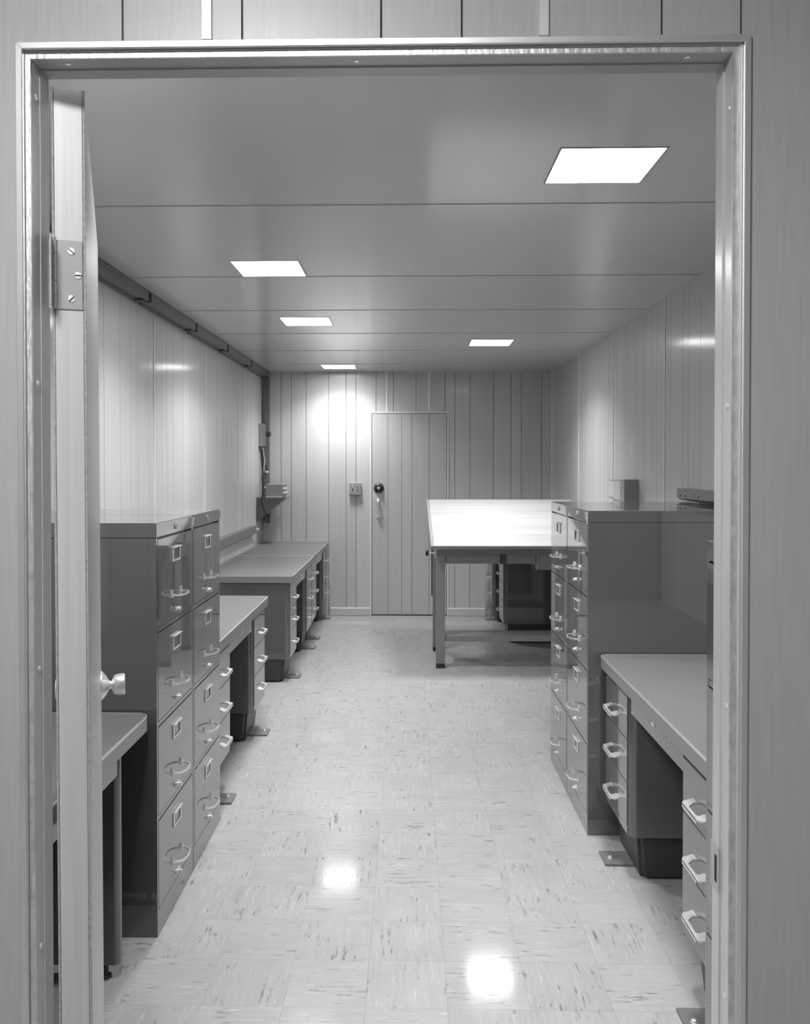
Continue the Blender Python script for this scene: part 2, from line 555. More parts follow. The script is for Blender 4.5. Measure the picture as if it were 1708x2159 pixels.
ups = [c1, -0.264, -0.218, -0.0366, 0.068, 0.1735, 0.3255, c6]
for a, b in zip(ups, ups[1:]):
    near_plank([(a + g, OT), (b - g, OT), (b - g, CEIL), (a + g, CEIL)])
for a, b in ((-2.3, -1.9), (-1.9, -1.72), (-1.72, -1.38), (-1.38, -1.1), (-1.1, -.90), (.83, 1.05), (1.05, 1.4), (1.4, 1.65), (1.65, 2.2)):
    near_plank([(a + g, 0), (b - g, 0), (b - g, CEIL), (a + g, CEIL)])
for x in (-0.264, 0.1735):
    ob('batten', box(x - .0067, x + .0067, NEAR_F - .004, NEAR_F, CT + .0015, CEIL, .0008), 'bright_trim', wall_near)

fr = struct(thing('trim_2', 'pale metal casing and jambs of the open doorway', 'door frame'), 'pale metal casing and jambs of the open doorway', 'door frame')
YC = 1.120     # face of the casing
def mitre(pts_front, name, mat, y0, y1):
    bm = bmesh.new(); prism(bm, pts_front, y0, y1, 'y'); bevel(bm, .0009, 1); return ob(name, bm, mat, fr)
mitre([(CL, 0), (OL, 0), (OL, OT), (CL, CT)], 'casing', 'bright_trim', YC, NEAR_F)
mitre([(OR_, 0), (CR, 0), (CR, CT), (OR_, OT)], 'casing', 'bright_trim', YC, NEAR_F)
mitre([(OL, OT), (OR_, OT), (CR, CT), (CL, CT)], 'casing', 'bright_trim', YC, NEAR_F)
JE = 1.129     # sawn edge of the jamb liner
# jamb liner: pale sawn front edge, painted inner face with a shallow step
for x0, x1, s in ((OL + .0004, JL, 1), (JR, JR + .0075, -1)):
    ob('sawn_edge', box(x0, x1, JE, JE + .0035, 0, JT + .007), 'sawn_edge', fr)
    ob('jamb_liner', box(x0, x1, JE + .0035, NEAR_B, 0, JT + .007), 'jamb_paint', fr)
ob('sawn_edge', box(JL + .0002, JR - .0002, JE, JE + .0035, JT, JT + .007), 'sawn_edge', fr)
ob('jamb_liner', box(JL + .0002, JR - .0002, JE + .0035, NEAR_B, JT, JT + .007), 'jamb_paint', fr)
# reveal behind the casing
ob('reveal', box(OL, JR + .013, 1.1262, NEAR_B, JT + .0072, OT), 'jamb_paint', fr)
ob('reveal', box(JR + .0076, OR_, 1.1262, NEAR_B, 0, JT + .0070), 'jamb_paint', fr)
ob('weather_strip', box(JR + .009, JR + .0118, 1.1225, 1.1262, 0, JT + .004), 'bright_trim', fr)
# stop strips on the room half of each jamb
ob('door_stop', box(JL, JL + .0008, 1.157, NEAR_B, 0, JT), 'jamb_paint', fr)
ob('door_stop', box(JR - .0022, JR, 1.160, NEAR_B, 0, JT), 'jamb_paint', fr)
ob('door_stop', box(JL + .0010, JR - .0022, 1.160, NEAR_B, JT - .0022, JT), 'jamb_paint', fr)
# screws in the jambs
def screw_mesh(rad=.004, h=.0016, mat='chrome'):
    bm = bmesh.new(); lathe(bm, [(0, rad), (h * .5, rad), (h, rad * .55)], 12, 'x', 1)
    return me(bm, 'screw', mat, True)
screw_me = screw_mesh()
for z in (1.5 + (983 - 205) * 1.15 / F_PX, 1.5 + (983 - 808) * 1.15 / F_PX, 1.5 - (1414 - 983) * 1.15 / F_PX, 1.5 - (2008 - 983) * 1.15 / F_PX):
    link('screw', screw_me, fr, (JL, 1.146, z))
for z in (1.5 + (983 - 238) * 1.14 / F_PX, 1.5 + (983 - 858) * 1.14 / F_PX, 1.5 - (1488 - 983) * 1.14 / F_PX, 1.5 - (2103 - 983) * 1.14 / F_PX):
    link('screw', screw_me, fr, (JR, 1.143, z), (0, 0, R(180)))
for x in (-.455, -.07, .365):
    link('screw', screw_me, fr, (x, 1.145, JT), (0, R(90), 0))
# strike plate on the right jamb
sp = ob('strike_plate', box(JR - .0034, JR - .0022, 1.158, 1.1875, .925, .988, .0005), 'hinge_steel', fr)
ob('strike_hole', box(JR - .0042, JR - .0034, 1.165, 1.171, .938, .974), 'dark_gap', sp)

# ---- the open door leaf, swung into the room on the left
A = R(18.9)
door2 = struct(thing('door_2', 'open door leaf seen edge-on at left with hinge and knob', 'door', (-0.4985, 1.197, 1.5), A),
               'open door leaf seen edge-on at left with hinge and knob', 'door')
door2.rotation_euler = (0, R(-0.19), A)
DW, DTk, Z0, Z1 = 0.90, 0.0445, -1.488, 0.53
# local: x = thickness, y = along the leaf
ob('leaf_core', box(.0035, DTk - .0035, .001, DW - .001, Z0, Z1, .0006), 'brushed_edge', door2)
ob('leaf_skin', box(0, .0032, 0, DW, Z0, Z1, .0006), 'skin_edge', door2)
skin = ob('leaf_skin', box(DTk - .0032, DTk, .0035, DW, Z0, Z1, .0006), 'door_board', door2)
ob('edge_strip', box(DTk - .0032, DTk + .0002, 0, .0035, Z0, Z1, .0006), 'skin_edge', door2)
def hinge(zc, h=.0965):
    hg = ob('hinge', box(.0055, DTk - .0045, -.0012, .0008, zc - h / 2, zc + h / 2, .0004), 'hinge_steel', door2)
    # knuckles around the pin
    for k in range(5):
        z0 = zc - h / 2 + k * h / 5
        bm = bmesh.new(); lathe(bm, [(0, .0048), (h / 5 - .0012, .0048)], 16, 'z', 1)
        ob('knuckle', bm, 'chrome', hg, (.0012, -.0062, z0), smooth=True)
    bm = bmesh.new(); lathe(bm, [(0, .0030), (.002, .0052), (.005, .0035)], 14, 'z', 1)
    ob('pin_cap', bm, 'chrome', hg, (.0012, -.0062, zc + h / 2), smooth=True)
    ob('frame_plate', box(-.0002, .0012, -.038, -.011, zc - h / 2, zc + h / 2), 'hinge_steel', hg)
    for sx, sz in ((.0255, h * .345), (.0345, 0), (.0255, -h * .345)):
        bm = bmesh.new(); lathe(bm, [(0, .0050), (.0009, .0049), (.0012, .0044)], 18, 'y', -1)
        ob('screw', bm, 'chrome', hg, (sx, -.0012, zc + sz), smooth=True)
        sl = ob('screw_slot', box(-.0048, .0048, -.0030, -.0025, -.0006, .0006), 'dark_gap', hg, (sx, -.0003, zc + sz), (0, R(40 if sz > 0 else (0 if sz == 0 else -45)), 0))
hinge((983 - 582) * 1.215 / F_PX)
hinge(-1.16)
for sgn, x in ((1, DTk), (-1, 0.0)):
    bm = bmesh.new()
    lathe(bm, [(0, .034), (.003, .0335), (.012, .022), (.019, .010), (.024, .0085), (.026, .014), (.030, .0215),
               (.037, .0245), (.048, .0252), (.053, .0245), (.0545, .0225), (.0535, .010)], 28, 'x', sgn)
    ob('knob', bm, 'satin_metal', door2, (x, DW - .070, .985 - 1.5), smooth=True)

# ---- the space on the photographer's side: ceiling and enclosing walls
hall_c = struct(ob('ceiling_hall', box(-2.3, 2.2, -3.0, NEAR_F, CEIL, CEIL + .05), 'ceiling_paint'), 'ceiling of the space in front of the doorway', 'ceiling')
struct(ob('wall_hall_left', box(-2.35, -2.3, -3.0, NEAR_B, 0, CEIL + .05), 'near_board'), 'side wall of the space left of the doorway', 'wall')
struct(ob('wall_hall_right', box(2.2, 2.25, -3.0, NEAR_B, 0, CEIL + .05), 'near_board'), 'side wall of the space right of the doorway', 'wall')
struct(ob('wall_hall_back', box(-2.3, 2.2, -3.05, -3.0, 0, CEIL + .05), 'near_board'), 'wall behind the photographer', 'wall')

# ================================================================== CEILING LIGHTS
def ceiling_light(x, y, label, glow='lamp_glow', watts=1.0, recess=.012, group='square recessed ceiling lights', hall=False):
    t = thing('ceiling_light', label, 'ceiling light', (x, y, CEIL), 0, group)
    if hall:
        h = HALF
        bm = bmesh.new(); frame_prism(bm, [(-h - .02, -h - .02), (h + .02, -h - .02), (h + .02, h + .02), (-h - .02, h + .02)],
                                      [(-h, -h), (h, -h), (h, h), (-h, h)], -.012, 0.0)
        ob('frame', bm, 'batten', t)
        ob('diffuser', box(-h, h, -h, h, -.010, -.004), glow, t)
        return t
    h = HALF
    bm = bmesh.new()
    q = h - .0005
    frame_prism(bm, [(-q, -q), (q, -q), (q, q), (-q, q)], [(-q + .005, -q + .005), (q - .005, -q + .005), (q - .005, q - .005), (-q + .005, q - .005)], -.002, .06)
    ob('housing', bm, 'housing', t)
    ob('diffuser', box(-q + .0052, q - .0052, -q + .0052, q - .0052, recess, recess + .004), glow, t)
    ld = bpy.data.lights.new('beam', 'AREA')
    ld.shape = 'SQUARE'; ld.size = 2 * q - .012; ld.energy = LAMP_W * watts; ld.spread = LAMP_SPREAD
    lo = bpy.data.objects.new('beam', ld)
    lo.location = (0, 0, recess - .002); lo.parent = t
    COL.objects.link(lo)
    return t
ceiling_light(*LIGHTS[0], 'largest square ceiling light at upper right, nearest the doorway')
ceiling_light(*LIGHTS[1], 'square ceiling light at left, nearest of the three left lights')
ceiling_light(*LIGHTS[2], 'square ceiling light, middle of the three left lights')
ceiling_light(*LIGHTS[3], 'small square ceiling light at right above the drafting table')
ceiling_light(*LIGHTS[4], 'farthest square ceiling light close to the far wall', watts=.72)
ceiling_light(*LIGHTS[5], 'unseen ceiling light added just inside the doorway, above the open door')  # hidden by the lintel; added to brighten the left file cabinet's side
ceiling_light(-0.35, 0.12, 'square ceiling light outside the doorway above the photographer', 'hall_lamp_glow', group='ceiling lights outside the doorway', hall=True)
ceiling_light(-0.35, -2.0, 'added fill light outside the doorway behind the photographer', 'hall_lamp_glow', group='ceiling lights outside the doorway', hall=True)  # out of view, added as fill on the camera side

# ================================================================== FILE CABINETS
CW, CD, CH = 0.452, 0.672, 1.320
def cabinet_proto():
    t = thing('file_cabinet', 'x', 'file cabinet')
    w = CW / 2 - .001
    ob('body', box(-w, w, .014, CD, .0, 1.2715), 'cabinet_paint', t)
    # outer stiles either side of the drawers
    for s in (-1, 1):
        ob('stile', box(*( (-w, -w + .012) if s < 0 else (w - .012, w) ), 0, .014, .083, 1.2715), 'cabinet_paint', t)
    ob('top_cap', box(-w, w, -.001, CD, 1.2725, CH, .0022, 2), 'cabinet_paint', t, smooth=True)
    ob('base_panel', box(-w, w, 0, .014, 0, .0825), 'cabinet_paint', t)
    bm = bmesh.new(); lathe(bm, [(0, .0115), (.003, .0115), (.005, .0095), (.0048, .0060), (.003, .0055)], 20, 'y', -1)
    ob('lock', bm, 'hinge_steel', t, (0.0, -.001, 1.297), smooth=True)
    bm = bmesh.new(); bx(bm, -.003, .003, -.0075, 0, -.016, .010); bx(bm, -.0045, .0045, -.010, 0, .006, .013); bx(bm, -.002, .002, -.0035, 0, -.034, -.016)
    ob('catch', bm, 'chrome', t, (w - .012, -.001, 1.300))
    dm = me(box(-w + .0145, w - .0145, -.001, .0138, -.2815, -.0015, .0012, 2), 'drawer', 'cabinet_paint', True)
    # label holder
    bm = bmesh.new()
    hw, hh = .046, .025
    frame_prism(bm, [(-hw, -hh), (hw, -hh), (hw, hh), (-hw, hh)], [(-hw + .008, -hh + .006), (hw - .008, -hh + .006), (hw - .008, hh - .006), (-hw + .008, hh - .006)], -.0045, 0, 'y')
    bevel(bm, .0012, 1); bx(bm, -hw, hw, -.010, -.004, hh - .003, hh)
    lm = me(bm, 'label_holder', 'satin_metal')
    # bow pull: flat strap on two lozenge mounts
    bm = bmesh.new()
    def bow(e):
        xo, yo = .058 + e, .043 + e
        pts = []
        for k in range(19):
            a = math.pi * k / 18
            c, q = math.cos(a), math.sin(a)
            pts.append((-xo * math.copysign(abs(c) ** .8, c), -yo * q ** .8))
        return pts
    o_, i_ = bow(0), bow(-.0032)
    n = len(o_)
    vo = [[bm.verts.new((p[0], p[1], z)) for p in q] for q in (o_, i_) for z in (-.0034, .0034)]
    fs = []
    for k in range(n - 1):
        fs += [bm.faces.new((vo[0][k], vo[0][k + 1], vo[1][k + 1], vo[1][k])), bm.faces.new((vo[2][k + 1], vo[2][k], vo[3][k], vo[3][k + 1])),
               bm.faces.new((vo[1][k], vo[1][k + 1], vo[3][k + 1], vo[3][k])), bm.faces.new((vo[0][k + 1], vo[0][k], vo[2][k], vo[2][k + 1]))]
    bmesh.ops.recalc_face_normals(bm, faces=fs)
    for s in (-1, 1):
        prism(bm, [(s * .056 - .0030, -.009), (s * .056 + .0030, -.009), (s * .056 + .0052, .001), (s * .056 + .0012, .017), (s * .056 - .0012, .017), (s * .056 - .0052, .001)], -.006, 0, 'y')
    hm = me(bm, 'handle', 'chrome', True)
    # thumb latch
    bm = bmesh.new()
    lathe(bm, [(0, .004), (.010, .0035), (.012, .007), (.016, .007), (.018, .004)], 14, 'y', -1)
    bx(bm, -.019, -.011, -.007, 0, -.006, .006); bx(bm, .011, .019, -.007, 0, -.006, .006); bx(bm, -.012, .012, -.004, 0, -.0025, .0025)
    tm = me(bm, 'thumb_latch', 'chrome', True)
    for k in range(4):
        zt = 1.2685 - .3005 * k
        d = link('drawer', dm, t, (0, 0, zt))
        link('label_holder', lm, d, (0, -.001, -.066))
        link('handle', hm, d, (0, -.001, -.202))
        link('thumb_latch', tm, d, (0, -.001, -.256))
    # rails between the drawers
    for k in range(1, 4):
        zt = 1.2685 - .3005 * k
        ob('rail', box(-w + .0125, w - .0125, .0005, .0138, zt + .0015, zt + .0165, .0008), 'cabinet_paint', t)
    return t
cab = cabinet_proto()
CABX_L, CABX_R = -0.800, 0.724
def place(proto, first, loc, rot, label, **kw):
    o = proto if first else copy_tree(proto)
    o.location = loc; o.rotation_euler = (0, 0, rot); o['label'] = label
    for k, v in kw.items():
        o[k] = v
    return o
GC = 'grey four-drawer file cabinets'
LEFT, RIGHT = R(90), R(-90)
place(cab, True, (CABX_L, 2.700 + CW / 2, 0), LEFT, 'grey four-drawer file cabinet at left, nearer of the left pair', group=GC)
place(cab, False, (CABX_L, 2.700 + CW * 1.5 + .004, 0), LEFT, 'grey four-drawer file cabinet at left, farther of the left pair', group=GC)
place(cab, False, (CABX_R, 3.494 + CW / 2, 0), RIGHT, 'grey four-drawer file cabinet at right with broad dark side in view', group=GC)
place(cab, False, (CABX_R, 3.494 + CW * 1.5 + .004, 0), RIGHT, 'grey four-drawer file cabinet at right, beside the drafting table', group=GC)
place(cab, False, (CABX_R, 2.106 - CW / 2, 0), RIGHT, 'grey file cabinet mostly hidden behind the right door jamb', group=GC)

# ================================================================== DESKS
DLN, DDP, DH = 1.368, 0.636, 0.742
def desk_handle_mesh():
    bm = bmesh.new()
    L, P = .075, .036
    outer = [(-L, 0), (-L, -.020), (-L + .006, -.031), (-L + .018, -P), (L - .018, -P), (L - .006, -.031), (L, -.020), (L, 0)]
    inner = [(-.040, 0), (-.040, -.012), (-.036, -.022), (-.030, -P + .009), (.030, -P + .009), (.036, -.022), (.040, -.012), (.040, 0)]
    n = len(outer)
    V = [[bm.verts.new((p[0], p[1], z + (-.006 if p[1] < -.019 else 0))) for p in q] for q in (outer, inner) for z in (-.0025, .0025)]
    fs = []
    for k in range(n - 1):
        fs += [bm.faces.new((V[0][k], V[0][k + 1], V[1][k + 1], V[1][k])), bm.faces.new((V[2][k + 1], V[2][k], V[3][k], V[3][k + 1])),
               bm.faces.new((V[1][k], V[1][k + 1], V[3][k + 1], V[3][k])), bm.faces.new((V[0][k + 1], V[0][k], V[2][k], V[2][k + 1]))]
    bmesh.ops.recalc_face_normals(bm, faces=fs)
    bx(bm, -L + .016, L - .016, -P, -P + .003, -.016, -.005)
    return me(bm, 'handle', 'satin_metal', True)
def desk_proto():
    t = thing('desk', 'x', 'desk')
    h = DLN / 2 - .001
    zt = DH
    # top: rubber-covered slab with rounded front corners and a pale binding
    pts = round_rect(-h + .004, h - .004, -.021, DDP - .004, (.034, .034, 0, 0))
    bm = bmesh.new(); prism(bm, pts, zt - .010, zt, 'z'); ob('top', bm, 'desk_top_rubber', t)
    outer = round_rect(-h, h, -.025, DDP, (.038, .038, .001, .001)); inner = round_rect(-h + .0042, h - .0042, -.0208, DDP - .0042, (.0338, .0338, .001, .001))
    bm = bmesh.new(); frame_prism(bm, outer, inner, zt - .005, zt + .0012); ob('binding', bm, 'bright_trim', t, smooth=True)
    bm = bmesh.new(); prism(bm, outer, zt - .046, zt - .0052, 'z'); ob('top_apron', bm, 'desk_edge', t, smooth=True)
    zb = .165
    pw = .375
    hm = desk_handle_mesh()
    drm = None
    for s in (-1, 1):
        x0, x1 = (-h + .012, -h + .012 + pw) if s < 0 else (h - .012 - pw, h - .012)
        bm = bmesh.new(); prism(bm, round_rect(x0, x1, 0, DDP - .02, (.030, .030, 0, 0), 6), zb, zt - .0465, 'z')
        ped = ob('pedestal', bm, 'desk_paint', t, smooth=True)
        a, b = x0 + .022, x1 - .022
        xc = (x0 + x1) / 2
        ob('writing_board', box(a, b, -.003, .01, zt - .070, zt - .051, .001), 'desk_paint', ped)
        dh = .153
        for k in range(3):
            z1 = zt - .076 - k * (dh + .003)
            d = ob('drawer', box(a, b, -.004, .01, z1 - dh, z1, .0015, 2), 'desk_paint', t, smooth=True)
            link('handle', hm, d, (xc, -.004, z1 - dh * .56))
        ob('bottom_rail', box(a, b, -.002, .01, zb + .003, zb + .036, .001), 'desk_paint', ped)
        # tapered leg box
        bm = bmesh.new()
        v = []
        for z, i in ((0.010, .030), (zb, .016)):
            for (xx, yy) in ((x0 + i, .02 + i), (x1 - i, .02 + i), (x1 - i, DDP - .04), (x0 + i, DDP - .04)):
                v.append(bm.verts.new((xx, yy, z)))
        for f in ((3, 2, 1, 0), (4, 5, 6, 7), (0, 1, 5, 4), (1, 2, 6, 5), (2, 3, 7, 6), (3, 0, 4, 7)):
            bm.faces.new([v[i] for i in f])
        es = [e for e in bm.edges if abs(e.verts[0].co.z - e.verts[1].co.z) > .05 and e.verts[0].co.y < .2]
        bmesh.ops.bevel(bm, geom=es, offset=.02, segments=3, affect='EDGES')
        ob('leg_box', bm, 'base_paint', t, smooth=True)
        # bolted floor plate
        fp = ob('floor_plate', box(xc - .055, xc + .055, -.055, .15, 0.0004, .0098, .001), 'plate_paint', t)
        bm = bmesh.new(); lathe(bm, [(0, .011), (.003, .011), (.0032, .008), (.009, .0075), (.010, .005)], 6, 'z', 1)
        ob('bolt', bm, 'chrome', fp, (xc + .01, -.026, .0098))
    xi = h - .012 - pw
    cd = ob('center_drawer', box(-xi + .0005, xi - .0005, .004, .30, zt - .128, zt - .0475, .002, 2), 'desk_paint', t, smooth=True)
    bm = bmesh.new(); lathe(bm, [(0, .012), (.004, .012), (.007, .009), (.0072, .005), (.005, .004)], 18, 'y', -1)
    ob('lock', bm, 'satin_metal', cd, (0, .004, zt - .075), smooth=True)
    bm = bmesh.new(); lathe(bm, [(0, .004), (.006, .0045), (.008, .003)], 12, 'y', -1)
    ob('stud', bm, 'satin_metal', cd, (xi * .62, .004, zt - .070), smooth=True)
    ob('back_panel', box(-xi + .001, xi - .001, DDP - .06, DDP - .045, .20, zt - .0475), 'desk_paint', t)
    return t
desk = desk_proto()
GD = 'grey steel double-pedestal desks'
XDL, XDR = -0.832, 0.790
place(desk, True, (XDR, 3.480 - DLN / 2, 0), RIGHT, 'grey steel desk at right, nearest, in front of the file cabinets', group=GD)
place(desk, False, (XDL - .011, 3.632 + DLN / 2, 0), LEFT, 'grey steel desk directly beyond the left file cabinets', group=GD)
place(desk, False, (XDL + .004, 8.635 - DLN * 1.5 - .001, 0), LEFT, 'grey steel desk at left, nearer of the end-to-end pair', group=GD)
place(desk, False, (XDL, 8.635 - DLN / 2, 0), LEFT, 'grey steel desk at left in the far corner under the shelf', group=GD)
bpy.context.view_layer.update()
place(desk, False, (XDR + .01, 8.635 - DLN / 2, 0), RIGHT, 'grey steel desk in the far right corner behind the drafting table', group=GD)

# ---- table behind the open door: panel legs set in from the ends
tb = thing('side_table', 'grey metal table with panel legs behind the open door', 'table', (-0.816, 2.045, 0), LEFT)
TL, TH, TD = 1.28, 0.722, 0.64
h = TL / 2
pts = round_rect(-h + .004, h - .004, .004, TD, (.034, .034, 0, 0))
bm = bmesh.new(); prism(bm, pts, TH - .010, TH, 'z'); ob('top', bm, 'desk_top_rubber', tb)
outer = round_rect(-h, h, 0, TD, (.038, .038, .001, .001)); inner = round_rect(-h + .0042, h - .0042, .0042, TD - .0042, (.0338, .0338, .001, .001))
bm = bmesh.new(); frame_prism(bm, outer, inner, TH - .005, TH + .0012); ob('binding', bm, 'bright_trim', tb, smooth=True)
bm = bmesh.new(); prism(bm, outer, TH - .046, TH - .0052, 'z'); ob('top_apron', bm, 'desk_edge', tb, smooth=True)
for s in (-1, 1):
    xc = s * (h - .195)
    bm = bmesh.new(); prism(bm, round_rect(xc - .02, xc + .02, .028, TD - .03, (.018, .018, .01, .01), 5), .045, TH - .0465, 'z')
    pl = ob('panel_leg', bm, 'desk_paint', tb, smooth=True)
    for yy in (.075, TD - .08):
        bm = bmesh.new(); lathe(bm, [(0.0005, .016), (.006, .017), (.010, .008), (.045, .008)], 14, 'z', 1)
        ob('leveller', bm, 'base_paint', pl, (xc, yy, 0), smooth=True)
ap = ob('drawer', box(-h + .22, h - .22, .030, .45, TH - .120, TH - .050, .002, 2), 'desk_paint', tb, smooth=True)
ob('back_rail', box(-h + .216, h - .216, TD - .06, TD - .045, .25, TH - .0465), 'desk_paint', tb)

# ================================================================== DRAFTING TABLE
dt = thing('drafting_table', 'tilt-top drafting table with pale maple board on grey legs', 'drafting table', (0.20, 6.375, 0), R(0.8))
LEGW = .066
TX, TY = 1.135, 0.655            # footprint of the frame
for x in (0, TX - LEGW):
    for y in (0, TY - LEGW):
        lg = ob('leg', box(x, x + LEGW, y, y + LEGW, .034, .876, .002), 'table_paint', dt)
        ob('foot_cap', box(x + .001, x + LEGW - .001, y + .001, y + LEGW - .001, 0.0005, .0338, .001), 'rubber', lg)
ob('front_rail', box(LEGW, TX - LEGW, .004, .040, .848, .876, .001), 'table_paint', dt)
ob('back_rail', box(LEGW, TX - LEGW, TY - .04, TY - .004, .78, .876, .001), 'table_paint', dt)
for x in (.008, TX - .044):
    ob('side_rail', box(x, x + .036, LEGW, TY - LEGW, .78, .876, .001), 'table_paint', dt)
zl, zh = .777, .845
dr = ob('drawer', box(LEGW + .003, .474, .010, .50, zl, zh, .0015), 'table_paint', dt)
ob('stile', box(.477, .520, .002, .040, zl - .002, .8475, .001), 'base_paint', dt)
ob('drawer', box(.523, .738, .010, .50, zl, zh, .0015), 'table_paint', dt)
ob('stile', box(.741, .762, .004, .040, zl - .045, .8475, .001), 'table_paint', dt)
ob('tool_drawer', box(.765, TX - LEGW - .003, .008, .50, zl - .045, zh, .0015), 'table_paint', dt)
ob('foot_rest', box(LEGW, TX - LEGW, .010, .235, .198, .240, .002), 'table_paint', dt)
# board hinged at the front, raised at the back
BX0, BX1 = -.042, TX + .058
slope = math.atan2(.298, 1.04)
SL = 1.085
nb = 9
for k in range(nb):
    y0, y1 = SL * k / nb, SL * (k + 1) / nb
    ob('board_plank', box(BX0 + .022, BX1 - .022, y0 + .00012, y1 - .00012, 0, .024), 'maple', dt, (0, -.082, .895), (slope, 0, 0))
for a, b in ((BX0, BX0 + .0215), (BX1 - .0215, BX1)):
    ob('board_cleat', box(a, b, 0, SL, -.001, .0235, .001), 'box_paint', dt, (0, -.082, .895), (slope, 0, 0))
ob('board_front_edge', box(BX0, BX1, -.004, -.0003, 0, .022, .0006), 'desk_edge', dt, (0, -.082, .895), (slope, 0, 0))
for x in (.05, TX - .07):
    tb0 = Vector((x, TY - .05, .86)); tb1 = Vector((x, TY + .12, .895 + (TY + .12 + .082) * math.tan(slope) - .003))
    bm = bmesh.new(); tube(bm, [tb0, tb1], .009, 8); ob('support_arm', bm, 'table_paint', dt, smooth=True)
    ob('hinge_bracket', box(x, x + .03, -.03, .05, .872, .908), 'table_paint', dt)
# clamp knob and hanging adjuster rod on the left side
bm = bmesh.new(); tube(bm, [(0, .012, .858), (-.055, .012, .858)], .006, 10); kn = ob('clamp_rod', bm, 'chrome', dt, smooth=True)
bm = bmesh.new(); lathe(bm, [(0, .010), (.006, .022), (.016, .025), (.022, .021), (.025, .010)], 18, 'x', -1)
ob('clamp_knob', bm, 'black_plastic', kn, (-.055, .012, .858), smooth=True)
bm = bmesh.new(); tube(bm, [(-.030, .045, .900), (-.030, .045, .535)], .0055, 8); ob('adjuster_rod', bm, 'base_paint', dt, smooth=True)

# ================================================================== RACEWAYS, BOXES, SHELF
# upper-left cable duct along the ceiling, continuing down the far corner
du = thing('cable_duct', 'dark cable duct under the ceiling along the left wall', 'cable duct', (LW, 0, CEIL))
joints = [1.66, 2.66, 3.66, 4.66, 5.68, 6.67, 7.67, BACK]
pd, phh = .072, .054
prev = NEAR_B + .002
rv = bmesh.new(); lathe(rv, [(0, .0035), (.0012, .003)], 8, 'x', 1); rv_me = me(rv, 'rivet', 'dark_gap')
for j in joints:
    end = j - .026 if j < BACK else BACK - .001
    bm = bmesh.new()
    prism(bm, [(.0005, -phh - .012), (.018, -phh - .012), (.018, -phh), (pd, -phh), (pd, -.0035), (.0005, -.0035)], prev, end, 'y')
    sg = ob('duct_cover', bm, 'raceway_paint', du)
    n = max(1, int((end - prev) / .3))
    for q in range(n):
        link('rivet', rv_me, sg, (pd, prev + (end - prev) * (q + .5) / n, -phh * .55))
    if j < BACK:
        ob('joint_cover', box(.0005, pd - .001, j - .026, j + .026, -phh + .002, -.0035), 'dark_gap', du)
        ob('joint_lug', box(.020, pd - .012, j - .10, j - .03, -phh - .010, -phh - .0002), 'base_paint', du)
        prev = j + .026
vd = ob('vertical_duct', box(.030, .078, BACK - .045, BACK - .0005, .93 - CEIL, -phh - .013, .001), 'raceway_paint', du)
ob('duct_clamp', box(.026, .088, BACK - .050, BACK - .0005, 1.805 - CEIL, 1.845 - CEIL), 'base_paint', vd)
ob('duct_clamp', box(.026, .086, BACK - .048, BACK - .0005, 1.02 - CEIL, 1.09 - CEIL), 'base_paint', vd)

def raceway(name, label, x0, x1, y0, y1, z0, z1, mat, inward, outs):
    r_ = thing(name, label, 'raceway', ((x0 if inward > 0 else x1), (y0 + y1) / 2, z0))
    hgt, dep, ln = z1 - z0, x1 - x0, (y1 - y0) / 2
    s = inward
    bm = bmesh.new()
    prism(bm, [(0.0005 * s, 0), (s * (dep - .020), 0), (s * dep, .012), (s * dep, hgt - .004), (s * (dep - .004), hgt), (0.0005 * s, hgt)], -ln, ln, 'y')
    c = ob('cover', bm, mat, r_)
    for yy in outs:
        bm = bmesh.new(); lathe(bm, [(0, .006), (.0015, .005)], 10, 'x', s)
        ob('screw', bm, 'dark_gap', r_, (s * dep, yy - (y0 + y1) / 2, hgt * .42))
    return r_
raceway('wall_raceway', 'grey surface raceway low on the left wall above desks', LW, LW + .05, 3.70, 8.02, .865, .945, 'raceway_grey', 1, (7.9, 7.84, 6.60, 6.55, 5.2))
raceway('wall_raceway', 'grey surface raceway on the right wall above file cabinets', RW - .05, RW, 1.30, 4.47, 1.326, 1.386, 'raceway_grey', -1, (4.41, 4.33, 4.14, 3.7, 3.2))

# outlet boxes on the right wall
def outlet(label, dep, y0, y1, z0, z1, plate=True):
    b_ = thing('outlet_box', label, 'outlet box', (RW, (y0 + y1) / 2, z0), 0, 'boxes on the right wall')
    hh_, l = z1 - z0, (y1 - y0) / 2
    ob('box_body', box(-dep, -.0005, -l, l, 0, hh_, .002), 'box_paint', b_)
    if plate:
        p = ob('cover_plate', box(-dep - .004, -dep - .0002, -l + .006, l - .006, .008, hh_ - .008, .001), 'plate_light', b_)
        ob('slot', box(-dep - .0052, -dep - .0041, -l + .020, -l + .026, hh_ * .22, hh_ * .8), 'dark_gap', p)
    return b_
outlet('deep grey junction box on the right wall, nearest of three', .090, 5.40, 5.50, 1.255, 1.417, False)
outlet('outlet box with pale plate on the right wall, middle of three', .075, 5.515, 5.72, 1.275, 1.412)
outlet('shallow outlet box on the right wall, farthest of three', .030, 5.79, 6.06, 1.28, 1.405)

